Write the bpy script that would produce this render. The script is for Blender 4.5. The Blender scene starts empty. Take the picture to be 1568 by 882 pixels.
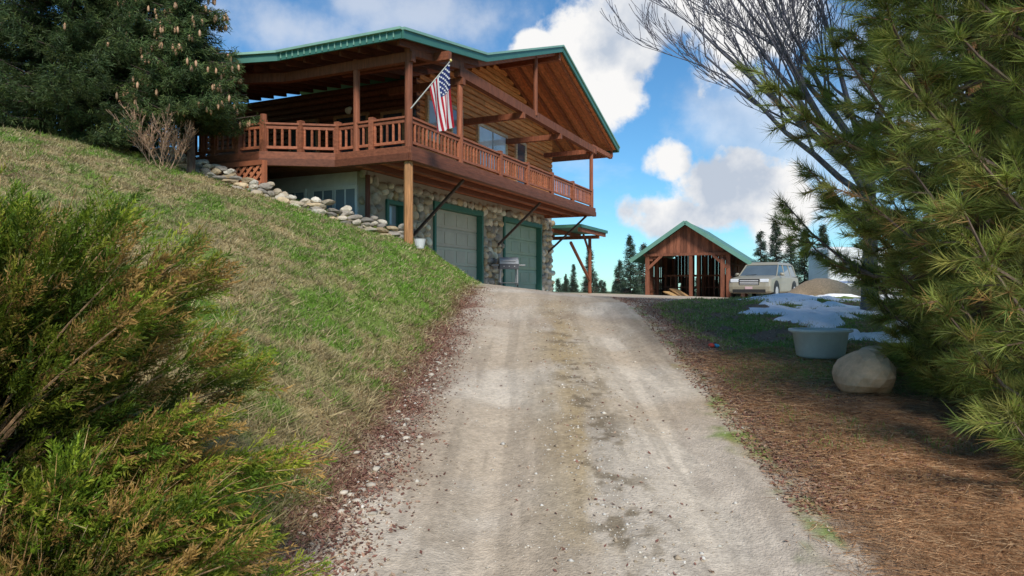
import bpy, math, random
import numpy as np
from mathutils import Vector
random.seed(3); rng=np.random.default_rng(7)
R=random.uniform
scene=bpy.context.scene
# ---------------------------------------------------------------- helpers
def ss(a,b,x):
    t=np.clip((x-a)/(b-a),0,1); return t*t*(3-2*t)
def _h(i,j,s):
    v=np.sin(i*127.1+j*311.7+s*74.7)*43758.5453
    return v-np.floor(v)
def vn(x,y,s=0):
    xi=np.floor(x); yi=np.floor(y); fx=x-xi; fy=y-yi
    fx=fx*fx*(3-2*fx); fy=fy*fy*(3-2*fy)
    a=_h(xi,yi,s);b=_h(xi+1,yi,s);c=_h(xi,yi+1,s);d=_h(xi+1,yi+1,s)
    return (a*(1-fx)+b*fx)*(1-fy)+(c*(1-fx)+d*fx)*fy
def fbm(x,y,o=4,s=0):
    r=0;a=.5;t=0
    for k in range(o):
        r=r+a*vn(x*2**k+k*17.3,y*2**k-k*9.1,s+k);t+=a;a*=.5
    return r/t
class MB:
    def __init__(s): s.v=[];s.f=[];s.c=[]
    def add(s,vs,fs,c):
        n=len(s.v); s.v+=[tuple(p) for p in vs]; s.f+=[tuple(i+n for i in f) for f in fs]; s.c+=[tuple(c)]*len(vs)
    def box(s,x0,x1,y0,y1,z0,z1,c=(1,1,1)):
        s.add([(x0,y0,z0),(x1,y0,z0),(x1,y1,z0),(x0,y1,z0),(x0,y0,z1),(x1,y0,z1),(x1,y1,z1),(x0,y1,z1)],
              [(0,3,2,1),(4,5,6,7),(0,1,5,4),(1,2,6,5),(2,3,7,6),(3,0,4,7)],c)
    def beam(s,p,q,w,h,c=(1,1,1)):
        p=Vector(p);q=Vector(q);d=(q-p).normalized()
        up=Vector((0,0,1)) if abs(d.z)<.95 else Vector((1,0,0))
        a=d.cross(up).normalized();b=a.cross(d).normalized()
        vs=[]
        for o in (p,q):
            for sx,sy in ((-1,-1),(1,-1),(1,1),(-1,1)): vs.append(o+a*(sx*w/2)+b*(sy*h/2))
        s.add(vs,[(3,2,1,0),(4,5,6,7),(0,1,5,4),(1,2,6,5),(2,3,7,6),(3,0,4,7)],c)
    def tube(s,pts,rs,n=8,c=(1,1,1)):
        pts=[Vector(p) for p in pts];vs=[]
        for i,p in enumerate(pts):
            d=(pts[min(i+1,len(pts)-1)]-pts[max(i-1,0)]).normalized()
            up=Vector((0,0,1)) if abs(d.z)<.9 else Vector((1,0,0))
            a=d.cross(up).normalized();b=a.cross(d)
            for k in range(n):
                t=2*math.pi*k/n; vs.append(p+(a*math.cos(t)+b*math.sin(t))*rs[i])
        fs=[]
        for i in range(len(pts)-1):
            for k in range(n):
                fs.append((i*n+k,i*n+(k+1)%n,(i+1)*n+(k+1)%n,(i+1)*n+k))
        fs.append(tuple(range(n-1,-1,-1)));fs.append(tuple((len(pts)-1)*n+k for k in range(n)))
        s.add(vs,fs,c)
    def prism(s,poly,z0,z1,c=(1,1,1)):
        n=len(poly)
        f0=z0 if callable(z0) else (lambda x,y:z0); f1=z1 if callable(z1) else (lambda x,y:z1)
        vs=[(x,y,f0(x,y)) for x,y in poly]+[(x,y,f1(x,y)) for x,y in poly]
        fs=[tuple(range(n-1,-1,-1)),tuple(range(n,2*n))]+[(i,(i+1)%n,n+(i+1)%n,n+i) for i in range(n)]
        s.add(vs,fs,c)
    def rock(s,p,sx,sy,sz,c,sub=2,rough=.16,rot=None):
        import bmesh
        if not hasattr(MB,'ico'): MB.ico={}
        if sub not in MB.ico:
            bm=bmesh.new();bmesh.ops.create_icosphere(bm,subdivisions=sub,radius=1)
            bm.verts.ensure_lookup_table()
            MB.ico[sub]=([v.co.copy() for v in bm.verts],[tuple(v.index for v in f.verts) for f in bm.faces]);bm.free()
        V,F=MB.ico[sub]; a=rot if rot is not None else R(0,6.28);ca,sa=math.cos(a),math.sin(a)
        k=[Vector((R(-1,1),R(-1,1),R(-1,1))).normalized() for _ in range(5)];vs=[]
        for v in V:
            m=1+sum(rough*math.sin(3*v.dot(q)+i) for i,q in enumerate(k))*.6
            for q in k[:4]:
                dd=v.dot(q)
                if dd>.65: m*=.65/dd*.6+.4
            x,y,z=v.x*sx*m,v.y*sy*m,v.z*sz*m
            vs.append((p[0]+x*ca-y*sa,p[1]+x*sa+y*ca,p[2]+z))
        s.add(vs,F,c)
    def obj(s,name,mat,parent=None,bevel=0,smooth=False):
        me=bpy.data.meshes.new(name);me.from_pydata(s.v,[],s.f)
        ca=me.color_attributes.new("Col",'FLOAT_COLOR','POINT')
        arr=np.ones((len(s.v),4),np.float32);arr[:,:3]=np.array(s.c,np.float32);ca.data.foreach_set('color',arr.ravel())
        o=bpy.data.objects.new(name,me);scene.collection.objects.link(o)
        for m in (mat if isinstance(mat,list) else [mat]): me.materials.append(m)
        if smooth: me.polygons.foreach_set('use_smooth',[True]*len(me.polygons))
        if bevel:
            b=o.modifiers.new('b','BEVEL');b.width=bevel;b.segments=2;b.limit_method='ANGLE'
        if parent: o.parent=parent
        return o
def np_obj(name,V,F,C,mat,parent=None,smooth=False):
    V=np.asarray(V,np.float32);F=np.asarray(F,np.int32);k=F.shape[1]
    me=bpy.data.meshes.new(name);me.vertices.add(len(V));me.vertices.foreach_set('co',V.ravel())
    me.loops.add(F.size);me.loops.foreach_set('vertex_index',F.ravel())
    me.polygons.add(len(F));me.polygons.foreach_set('loop_start',np.arange(0,F.size,k,dtype=np.int32))
    if smooth: me.polygons.foreach_set('use_smooth',np.ones(len(F),bool))
    ca=me.color_attributes.new("Col",'FLOAT_COLOR','POINT')
    a=np.ones((len(V),4),np.float32);a[:,:3]=C;ca.data.foreach_set('color',a.ravel())
    me.update(calc_edges=True);me.materials.append(mat)
    o=bpy.data.objects.new(name,me);scene.collection.objects.link(o)
    if parent:o.parent=parent
    return o
def norm(a): return a/np.maximum(np.linalg.norm(a,axis=-1,keepdims=True),1e-6)
def blades(P,D,L,W,C,tipC=None):
    n=len(P);D=norm(D);r=norm(rng.normal(size=(n,3)));S=norm(np.cross(D,r))
    L=np.broadcast_to(L,(n,))[:,None];W=np.broadcast_to(W,(n,))[:,None]
    V=np.stack([P-S*W/2,P+S*W/2,P+D*L],1).reshape(-1,3)
    if tipC is None: tipC=C
    CC=np.stack([C,C,tipC],1).reshape(-1,3)
    return V,CC
def blade_obj(name,parts,mat,parent=None):
    V=np.concatenate([p[0] for p in parts]);C=np.concatenate([p[1] for p in parts])
    return np_obj(name,V,np.arange(len(V)).reshape(-1,3),C,mat,parent)
def empty(name,loc=(0,0,0),rz=0,s=1):
    e=bpy.data.objects.new(name,None);scene.collection.objects.link(e);e.location=loc;e.rotation_euler=(0,0,rz);e.scale=(s,s,s);e.empty_display_size=.2
    return e
def mat(name,rough=.8,metal=0,nscale=4,stretch=(1,1,1),lo=.75,hi=1.2,bump=.3,bscale=None,trans=0,coat=0,spec=.3,bdist=.02):
    m=bpy.data.materials.new(name);m.use_nodes=True;nt=m.node_tree;N=nt.nodes;L=nt.links
    b=N['Principled BSDF'];b.inputs['Roughness'].default_value=rough;b.inputs['Metallic'].default_value=metal
    b.inputs['Specular IOR Level'].default_value=spec;b.inputs['Coat Weight'].default_value=coat
    at=N.new('ShaderNodeAttribute');at.attribute_name='Col'
    tc=N.new('ShaderNodeTexCoord');mp=N.new('ShaderNodeMapping');mp.inputs['Scale'].default_value=stretch
    L.new(tc.outputs['Object'],mp.inputs[0])
    n=N.new('ShaderNodeTexNoise');n.inputs['Scale'].default_value=nscale;n.inputs['Detail'].default_value=8;n.inputs['Roughness'].default_value=.65
    L.new(mp.outputs[0],n.inputs['Vector'])
    mr=N.new('ShaderNodeMapRange');mr.inputs[1].default_value=.3;mr.inputs[2].default_value=.7;mr.inputs[3].default_value=lo;mr.inputs[4].default_value=hi
    L.new(n.outputs['Fac'],mr.inputs[0])
    mx=N.new('ShaderNodeVectorMath');mx.operation='SCALE';L.new(at.outputs['Color'],mx.inputs[0]);L.new(mr.outputs[0],mx.inputs['Scale'])
    L.new(mx.outputs[0],b.inputs['Base Color'])
    if bump:
        n2=N.new('ShaderNodeTexNoise');n2.inputs['Scale'].default_value=bscale or nscale*4;n2.inputs['Detail'].default_value=6
        L.new(mp.outputs[0],n2.inputs['Vector']);bp=N.new('ShaderNodeBump');bp.inputs['Strength'].default_value=bump;bp.inputs['Distance'].default_value=bdist
        L.new(n2.outputs['Fac'],bp.inputs['Height']);L.new(bp.outputs[0],b.inputs['Normal'])
    if trans:
        tr=N.new('ShaderNodeBsdfTranslucent');L.new(mx.outputs[0],tr.inputs[0]);ms=N.new('ShaderNodeMixShader');ms.inputs[0].default_value=trans
        L.new(b.outputs[0],ms.inputs[1]);L.new(tr.outputs[0],ms.inputs[2]);L.new(ms.outputs[0],N['Material Output'].inputs[0])
    return m
M_wood=mat('wood_stained',.6,nscale=3,stretch=(1,4,8),lo=.6,hi=1.3,bump=.3)
M_log=mat('wood_log',.65,nscale=2.2,stretch=(1,6,8),lo=.6,hi=1.35,bump=.35,bscale=10)
M_woodv=mat('wood_vertical',.7,nscale=3,stretch=(6,6,.7),lo=.55,hi=1.35,bump=.4)
M_stone=mat('river_stone',.85,nscale=5,lo=.6,hi=1.25,bump=.5,bscale=22)
M_paint=mat('painted_panel',.5,nscale=2,lo=.88,hi=1.08,bump=.05)
M_green=mat('green_metal',.45,nscale=2,lo=.85,hi=1.12,bump=.05,spec=.5)
M_glass=mat('window_glass',.06,nscale=1,lo=.8,hi=1.2,bump=0,spec=1.0)
M_stucco=mat('stucco',.9,nscale=3,lo=.85,hi=1.08,bump=.3,bscale=30)
M_fol=mat('needles',.55,nscale=1.3,lo=.65,hi=1.35,bump=0,trans=.35)
M_grass=mat('grass_blades',.7,nscale=2,lo=.8,hi=1.2,bump=0,trans=.2,spec=.15)
M_bark=mat('bark',.9,nscale=6,stretch=(2,2,.6),lo=.5,hi=1.4,bump=.8,bscale=14,bdist=.04)
M_cloth=mat('flag_cloth',.8,nscale=8,lo=.93,hi=1.05,bump=.05,trans=.25)
M_car=mat('car_paint',.4,metal=.1,nscale=2,lo=.95,hi=1.04,bump=0,coat=.35,spec=.4)
M_misc=mat('generic_surface',.5,nscale=5,lo=.85,hi=1.1,bump=.1)
M_snow=mat('snow',.6,nscale=8,lo=.92,hi=1.05,bump=.3)
# ---------------------------------------------------------------- terrain
def XL(d): return -1.07+.035*np.clip(d-3.8,-4,9)-3.0*ss(19,23,d)
def XR(d): return 1.85+.045*np.clip(d,-5,14)+13*ss(12.5,25,d)
def cen_(y): return (XL(y)+np.minimum(XR(y),XL(y)+3.3))/2+.1*np.sin(y*.4)
def height(x,y,fine=True):
    ramp=-2.13+.14*np.clip(y,-14,1e9)
    top=-.22-.12*(np.clip(x,-4,2)-2)-.03*np.clip(x-2,0,20)
    k=.35; h=np.clip(.5+.5*(top-ramp)/k,0,1); z=top*(1-h)+ramp*h-k*h*(1-h)
    dx=np.maximum(XL(y)-.1-x,0)
    r=np.where(dx<1.7,.6*(np.sqrt(dx*dx+.05)-.2236),.6*(np.sqrt(1.7**2+.05)-.2236)+.32*(np.minimum(dx,9.5)-1.7))
    z=z+r*(1-ss(30,60,y))
    dr=np.maximum(x-XR(y),0)
    z=z+.05*np.minimum(dr,3)*(1-ss(14,20,y))
    z=z-16*ss(48,160,y)-6*ss(160,600,y)
    off=np.clip(np.maximum(XL(y)-x,x-XR(y)),0,.8)/.8
    near=1-ss(40,60,y)
    z=z+near*off*(.18*(fbm(x*1.1,y*1.1,3,5)-.5)+.09*(fbm(x*5,y*5,3,9)-.5))
    q=x-cen_(y)
    z=z-.05*(np.exp(-((q+.75)/.28)**2)+np.exp(-((q-.8)/.28)**2))*(1-ss(11,15,y))
    z=z+near*.03*(fbm(x*3,y*3,3,2)-.5)
    return z
def hz(x,y): return float(height(np.array([float(x)]),np.array([float(y)]))[0])
def lerp(a,b,t): return a*(1-t[...,None])+b*t[...,None]
c3=lambda *a: np.array(a)
def gcol(x,y):
    n1=fbm(x*.9,y*.9,4,11);n2=fbm(x*3,y*3,3,12);n3=fbm(x*9,y*9,3,13)
    dl=XL(y)-x; dr=x-XR(y)
    green=c3(.145,.255,.035);tan=c3(.36,.28,.14);brown=c3(.22,.15,.085);dark=c3(.09,.12,.03)
    g=ss(.43,.57,n1*.6+n2*.4+.09*ss(8,14,y)*(1-ss(2,6,dl))-.0)
    g=np.maximum(g,ss(3.2,.4,dl)*ss(7.5,12,y)*ss(.0,.3,dl)*.95)
    g=np.maximum(g,ss(.5,.6,fbm(x*1.3+9,y*1.3,3,19))*ss(1.3,.3,dl)*.8)
    col=lerp(np.broadcast_to(tan,x.shape+(3,)),green,g)
    col=lerp(col,brown,ss(.54,.68,n2)*.75*(1-.6*g))
    col=lerp(col,dark,ss(.60,.75,n3)*.45)
    lit=c3(.22,.12,.08)
    e=n2*.5
    col=lerp(col,lit,ss(.7,.1,dl+e-.25)*(dl>-.5)*(1-ss(13,19,y)))
    rc=lerp(np.broadcast_to(c3(.24,.165,.11),x.shape+(3,)),c3(.18,.25,.065),ss(.46,.58,n1*.5+n2*.5)*ss(.4,1.0,dr)*ss(6,8,y))
    duff=c3(.34,.185,.09)
    rc=lerp(rc,duff,ss(8,5,y)*ss(-.1,.8,dr+n2*.6-.3))
    col=np.where((dr>0)[...,None],rc,col)
    gr=lerp(np.broadcast_to(c3(.47,.375,.27),x.shape+(3,)),c3(.56,.475,.37),ss(.35,.65,n1))
    gr=gr*(.86+.28*n3[...,None])
    q=x-cen_(y)
    qq=q+.08*(fbm(y*.8,x*0+3,3,77)-.5)
    tr=np.exp(-((qq+.75)/.30)**2)+np.exp(-((qq-.8)/.30)**2)
    gr=gr*(1+.14*tr[...,None])
    str_=fbm(qq*8,y*.45,4,91)
    gr=gr*(1-.17*ss(.48,.62,str_)*(1-ss(12,18,y)))[...,None]
    nm=fbm(x*2.4+3,y*.9,4,52)
    mid=np.exp(-((qq-.05)/.36)**2)*(1-ss(10,16,y))*ss(.34,.56,nm)
    gr=lerp(gr,c3(.40,.29,.15),mid*.85)
    gr=lerp(gr,c3(.19,.145,.09),ss(.50,.62,n2*.45+n3*.55)*np.exp(-((qq-.12)/.33)**2)*(1-ss(10,15,y))*.85)
    gr=lerp(gr,c3(.28,.215,.155),np.exp(-((qq-1.42)/.2)**2)*ss(.42,.6,nm)*(1-ss(10,14,y))*.65)
    gr=lerp(gr,c3(.30,.22,.15),np.exp(-((qq+1.5)/.22)**2)*ss(.40,.6,nm)*(1-ss(10,14,y))*.6)
    st=ss(.54,.68,fbm(x*1.8+5,y*.6,4,33))*.35
    gr=lerp(gr,c3(.36,.28,.21),st)
    gr=lerp(gr,c3(.12,.10,.09),ss(.3,.0,np.abs(x-2.6-.25*np.sin(y*2)-.12*(y-13)))*ss(12,13,y)*(1-ss(15,18,y))*.7*ss(.35,.6,n2))
    inside=ss(-.18,.22,np.minimum(-dl,-dr)+(n2-.5)*.7+(n3-.5)*.4)
    far=1-ss(34,44,y)
    col=lerp(col,gr,inside*far)
    yard=lerp(np.broadcast_to(c3(.11,.12,.05),x.shape+(3,)),c3(.07,.08,.04),n1)
    col=lerp(col,yard,ss(36,46,y))
    return col
def axis(segs):
    out=[]
    for a,b,st in segs: out+=list(np.arange(a,b,st))
    return np.array(out)
ys=np.concatenate([axis([(-14,1,.5),(1,9,.045),(9,22,.1),(22,60,.5)]),np.geomspace(60,4500,40)])
xs=np.concatenate([-np.geomspace(4500,18,30),axis([(-17,-5,.2),(-5,4.5,.05),(4.5,20,.25)]),np.geomspace(20.3,4500,30)])
X,Y=np.meshgrid(xs,ys);Z=height(X,Y)
V=np.stack([X,Y,Z],-1).reshape(-1,3);nx=len(xs);ny=len(ys)
i=(np.arange(ny-1)[:,None]*nx+np.arange(nx-1)[None,:]).ravel()
F=np.stack([i,i+1,i+nx+1,i+nx],1)
M_ground=mat('ground_soil',.95,nscale=24,lo=.72,hi=1.28,bump=.7,bscale=55,bdist=.02,spec=.1)
np_obj('ground',V,F,gcol(X,Y).reshape(-1,3),M_ground,smooth=True)
dy=np.concatenate([np.arange(-4,10,.035),np.arange(10,36,.12)]);u=np.linspace(0,1,190)
YY,UU=np.meshgrid(dy,u,indexing='ij')
l=XL(YY)+.12+.16*(fbm(YY*2.3,YY*0+1,3,40)-.5)*2;r=XR(YY)-.1+.18*(fbm(YY*2.1,YY*0+7,3,41)-.5)*2
XX=l+(r-l)*UU
ZZ=height(XX,YY)+.004
V=np.stack([XX,YY,ZZ],-1).reshape(-1,3);nx=len(u);ny=len(dy)
i=(np.arange(ny-1)[:,None]*nx+np.arange(nx-1)[None,:]).ravel();F=np.stack([i,i+1,i+nx+1,i+nx],1)
M_gravel=mat('gravel',.95,nscale=22,lo=.76,hi=1.22,bump=.9,bscale=60,bdist=.015,spec=.1)
np_obj('gravel_driveway',V,F,gcol(XX,YY).reshape(-1,3),M_gravel,smooth=True)
# grass
parts=[]
n=400000
y=2.0*(22/2.0)**(rng.uniform(0,1,n)**.8);x=XL(y)-.05-(rng.uniform(0,1,n)**.9)*np.minimum(y*.85+.8,11)
dn=fbm(x*3,y*3,3,12);keep=rng.uniform(0,1,n)<np.clip(1.45-dn*1.1,0,1)*ss(-.02,.35,XL(y)-x)
x=x[keep];y=y[keep];n=len(x)
P=np.stack([x,y,height(x,y)-.005],1)
c=gcol(x,y)*rng.uniform(.75,1.45,(n,1));dry=rng.uniform(0,1,n)<.22
c[dry]=c3(.48,.40,.23)*rng.uniform(.6,1.3,(dry.sum(),1))
cl=fbm(x*2.2,y*2.2,3,55)
L=(.025+.085*cl**1.5*rng.uniform(.5,1.6,n))*(1+.02*y)
D=np.stack([rng.normal(.25,.65,n),rng.normal(-.1,.65,n),rng.uniform(.35,.9,n)],1)
parts.append(blades(P,D,L,.0035+.0012*y,c*.95,c*1.15))
nt=2400
ty=2.2*(18/2.2)**rng.uniform(0,1,nt);tx=XL(ty)-.3-rng.uniform(0,1,nt)*np.minimum(ty*.8+.6,10)
m=24;px=np.repeat(tx,m)+rng.normal(0,.045,nt*m);py=np.repeat(ty,m)+rng.normal(0,.045,nt*m)
P=np.stack([px,py,height(px,py)],1);D=np.stack([rng.normal(.3,.65,nt*m),rng.normal(-.2,.5,nt*m),rng.uniform(.25,.75,nt*m)],1)
base=np.where(rng.uniform(0,1,(nt,1))<.58,c3(.46,.37,.19),c3(.18,.29,.045));c=np.repeat(base,m,0)*rng.uniform(.55,1.3,(nt*m,1))
parts.append(blades(P,D,rng.uniform(.06,.20,nt*m),.003+.001*py,c))
n=60000;y=rng.uniform(5.5,16,n);x=XR(np.minimum(y,11))+rng.uniform(.1,4.5,n)
k=(fbm(x*.9,y*.9,4,11)*.5+fbm(x*3,y*3,3,12)*.5>.46)&(x-XR(y)>.2);x=x[k];y=y[k];n=len(x)
P=np.stack([x,y,height(x,y)],1);c=np.where(rng.uniform(0,1,(n,1))<.6,c3(.20,.30,.065),c3(.38,.31,.18))*rng.uniform(.7,1.3,(n,1))
parts.append(blades(P,np.stack([rng.normal(0,.5,n),rng.normal(0,.5,n),rng.uniform(.4,1,n)],1),rng.uniform(.02,.07,n),.004+.001*y,c))
blade_obj('grass',parts,M_grass)
def leaves(name,x,y,size,cols):
    n=len(x);P=np.stack([x,y,height(x,y)+.012],1)
    a=rng.uniform(0,6.28,n);t=rng.normal(0,.45,(n,2))
    U=norm(np.stack([np.cos(a),np.sin(a),t[:,0]],1));W=norm(np.stack([-np.sin(a),np.cos(a),t[:,1]],1))
    s=size*rng.uniform(.5,1.3,(n,1))
    V=np.stack([P-U*s,P+W*s*.5,P+U*s,P-W*s*.5],1).reshape(-1,3)
    c=cols[rng.integers(0,len(cols),n)]*rng.uniform(.6,1.3,(n,1))
    np_obj(name,V,np.arange(4*n).reshape(-1,4),np.repeat(c,4,0),M_grass)
n=15000;y=2.5*(16/2.5)**rng.uniform(0,1,n);x=XL(y)-rng.normal(.14,.22,n)
n2=17000;y2=4.5*(16/4.5)**rng.uniform(0,1,n2);x2=XR(np.minimum(y2,12.5))+rng.gamma(1.6,.45,n2)-.2
n3=400;y3=2.5*(16/2.5)**rng.uniform(0,1,n3);x3=cen_(y3)+rng.normal(.1,.5,n3)
leaves('fallen_leaves',np.r_[x,x2,x3],np.r_[y,y2,y3],.018,np.array([[.30,.14,.10],[.36,.21,.14],[.22,.10,.075],[.42,.29,.20]]))
n=90000;y=2.3*(9/2.3)**rng.uniform(0,1,n);x=XR(y)+rng.gamma(2.0,.8,n)-.35
k=rng.uniform(0,1,n)<ss(-.4,.6,x-XR(y));x=x[k];y=y[k];n=len(x);a=rng.uniform(0,6.28,n)
P=np.stack([x,y,height(x,y)+rng.uniform(.003,.03,n)],1);c=np.array([[.50,.27,.13],[.38,.20,.095],[.58,.37,.20]])[rng.integers(0,3,n)]*rng.uniform(.6,1.2,(n,1))
blade_obj('fallen_pine_needles',[blades(P,np.stack([np.cos(a),np.sin(a),rng.normal(0,.12,n)],1),rng.uniform(.06,.15,n),.004,c)],M_grass)
# pebbles
n=9500;y=2.2*(14/2.2)**(rng.uniform(0,1,n)**1.1)
xa=XL(y)+(XR(np.minimum(y,12))-XL(y))*rng.uniform(-.02,1.02,n);side=rng.uniform(0,1,n)
x=np.where(side<.35,XL(y)+rng.normal(.05,.14,n),np.where(side<.75,cen_(y)+rng.normal(.05,.28,n),xa))
s=.003+.005*rng.gamma(1.3,.7,n)
oct_=np.array([[1,0,0],[-1,0,0],[0,1,0],[0,-1,0],[0,0,1],[0,0,-1]],float)
Fo=np.array([[0,2,4],[2,1,4],[1,3,4],[3,0,4],[2,0,5],[1,2,5],[3,1,5],[0,3,5]])
a=rng.uniform(0,6.28,n);O=oct_[None]*rng.uniform(.6,1.3,(n,6,1))*np.array([1,.8,.55]);ca=np.cos(a)[:,None];sa=np.sin(a)[:,None]
O=np.stack([O[...,0]*ca-O[...,1]*sa,O[...,0]*sa+O[...,1]*ca,O[...,2]],-1)*s[:,None,None]
V=(O+np.stack([x,y,height(x,y)+.004+s*.1],1)[:,None]).reshape(-1,3);F=(Fo[None]+6*np.arange(n)[:,None,None]).reshape(-1,3)
c=np.array([[.62,.56,.46],[.54,.46,.36],[.66,.61,.53],[.40,.31,.21]])[rng.integers(0,4,n)]*rng.uniform(.8,1.1,(n,1))
np_obj('driveway_pebbles',V,F,np.repeat(c,6,0),M_stone,smooth=True)
# ---------------------------------------------------------------- HOUSE
S=1.2
house=empty('log_house',(-.92*S,21*S,0),math.atan2(.907,.422),S)
WC=lambda:(lambda k:(.76*k,.285*k,.09*k))(R(.75,1.2))
RED=lambda a=1:(lambda k:(.30*k,.10*k,.048*k))(R(.8,1.2)*a)
GREEN=(.055,.175,.13)
def roofz(t):
    if t>1.2: return 7.35-.32*(t-1.2)
    if t>-4: return 7.35-.36*(1.2-t)
    return 5.478-.17*(-4-t)
T0,T1=-5.74,5.8
openings=[(-5.04,-4.27,-1,2.12),(-2.87,0,-1,2.3),(1.47,4.7,-1,2.3)]
b=MB()
for x0,x1,z0 in ((T0,-5.04,-1),(-5.04,-4.27,2.12),(-4.27,-2.87,-1),(-2.87,0,2.3),(0,1.47,-1),(1.47,4.7,2.3),(4.7,T1,-1)):
    b.box(x0,x1,0,.3,z0,2.72,(.40,.35,.27))
b.obj('garage_wall',M_stucco,house)
b=MB();pal=[(.68,.59,.45),(.60,.49,.34),(.74,.67,.54),(.50,.43,.34),(.66,.50,.30),(.34,.30,.25)]
def stones(b,face,x0,x1,z0,z1,ops,st=.25):
    z=z0;row=0
    while z<z1:
        x=x0+R(0,.15)
        while x<x1:
            sx=R(.09,.2);sz=R(.08,.145)
            if x+sx>x1+.04: break
            cx=x+sx
            if not any(o[0]-sx*.75<cx<o[1]+sx*.75 and z<o[3]+sz*.7 for o in ops):
                k=R(.7,1.25);c=random.choice(pal);c=tuple(min(.8,v*k) for v in c)
                b.rock(face(cx,z+R(-.05,.05)),sx*1.08,.1,sz*1.08,c,2,.1,0) if face is fR else b.rock(face(cx,z+R(-.05,.05)),.1,sx,sz,c,2,.1,0)
            x+=2*sx+R(-.01,.01)
        z+=R(.19,.225);row+=1
fR=lambda x,z:(x,-.01,z)
stones(b,fR,T0-.05,T1,-.2,2.68,openings)
fE=lambda y,z:(T0+.0,y,z)
stones(b,fE,-.02,.12,.6,2.68,[])
b.obj('stone_facing',M_stone,house,smooth=True)
dr=MB();fr=MB()
for (x0,x1,_,zt),col in zip(openings[1:],((.47,.46,.36),(.32,.41,.31))):
    a,c_=x0+.1,x1-.1
    dr.box(a,c_,.16,.22,-.5,zt-.1,col)
    rows=4;h=(zt-.1-.12)/rows
    for r_ in range(rows):
        z=.12+r_*h
        dr.box(a+.003,c_-.003,.135,.158,z+.012,z+h-.012,tuple(v*R(.94,1.04) for v in col))
        nc=4;w=(c_-a)/nc
        for k in range(nc):
            dr.box(a+k*w+.07,a+(k+1)*w-.07,.122,.134,z+.09,z+h-.09,col)
    for p in (x0,x1-.1): fr.box(p,p+.1,-.06,.24,-.5,zt,GREEN)
    fr.box(x0-.0,x1,-.063,.24,zt-.1,zt+.05,GREEN)
x0,x1=-5.04,-4.27
fr.box(x0,x0+.09,-.06,.2,-.2,2.12,GREEN);fr.box(x1-.09,x1,-.06,.2,-.2,2.12,GREEN);fr.box(x0,x1,-.063,.2,2.04,2.14,GREEN)
fr.box(x0+.09,x1-.09,.1,.15,-.2,1.35,(.06,.15,.12))
fr.box(x0+.09,x0+.16,.1,.15,1.35,2.04,(.06,.15,.12));fr.box(x1-.16,x1-.09,.1,.15,1.35,2.04,(.06,.15,.12))
dr.obj('garage_doors',M_paint,house,bevel=.008);fr.obj('door_frames',M_paint,house,bevel=.008)
gl=MB();gl.box(x0+.16,x1-.16,.12,.14,1.35,2.04,(.34,.4,.46))
b=MB();wf=MB()
b.box(T0,T0+.25,.3,7.5,-.5,2.72,(.82,.81,.79))
for y0 in (.32,.98,1.85,2.55,3.6,4.4):
    y1=y0+.6;wc=(.84,.84,.82)
    wf.box(T0-.05,T0-.001,y0-.05,y1+.05,1.42,1.5,wc);wf.box(T0-.05,T0-.001,y0-.05,y1+.05,2.32,2.4,wc)
    wf.box(T0-.05,T0-.001,y0-.05,y0+.01,1.5,2.32,wc);wf.box(T0-.05,T0-.001,y1-.01,y1+.05,1.5,2.32,wc);wf.box(T0-.04,T0-.001,y0+.29,y0+.32,1.5,2.32,wc)
    gl.box(T0-.02,T0-.003,y0+.01,y1-.01,1.5,2.32,(.26,.30,.34))
b.box(5.55,T1,.3,7.5,-1,2.72,(.3,.27,.22));b.box(T0,T1,7.25,7.5,-1,2.72,(.3,.27,.22))
b.obj('basement_wall',M_stucco,house)
b=MB();z=2.9;bh=.17
while z<7.3:
    zt=z+bh
    tr=[t for t in np.arange(-3.7,5.81,.05) if roofz(t)-.02>zt]
    if len(tr)>1:
        xa,xb=min(tr),max(tr);x=xa
        while x<xb-.01:
            x2=min(x+R(2.5,4.5),xb)
            if xb-x2<.5:x2=xb
            vs=[];c=WC()
            pr=[(0,z+.008),(-.025,z+.025),(-.035,z+bh/2),(-.025,zt-.025),(0,zt-.008)]
            for xx in (x,x2-.004):
                vs+=[(xx,p[0],p[1]) for p in pr]+[(xx,.18,zt-.008),(xx,.18,z+.008)]
            b.add(vs,[(6,5,4,3,2,1,0),tuple(range(7,14))]+[(k,(k+1)%7,7+(k+1)%7,7+k) for k in range(7)],c);x=x2
    if zt<roofz(-3.7):
        k=R(.5,.8);c=(.32*k,.11*k,.05*k)  # left porch wall: boards coloured dark, porch shadow put into the colour
        vs=[]
        pr=[(0,z+.008),(-.035,z+.03),(-.05,z+bh/2),(-.035,zt-.03),(0,zt-.008)]
        for yy in (-.03,7.5):
            vs+=[(-3.7+p[0],yy,p[1]) for p in pr]+[(-3.55,yy,zt-.008),(-3.55,yy,z+.008)]
        b.add(vs,[tuple(range(7)),tuple(range(13,6,-1))]+[(k,7+k,7+(k+1)%7,(k+1)%7) for k in range(7)],c)
    z+=bh
b.box(-3.5,5.6,.185,.3,2.9,5.3,(.06,.03,.02))
b.box(5.55,5.79,.19,7.5,2.72,5.8,(.25,.11,.04));b.box(-3.5,5.5,7.3,7.5,2.72,5.4,(.25,.11,.04))
b.obj('log_walls',M_log,house,smooth=False)
tc_=(.76,.53,.30)
b=MB()
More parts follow.
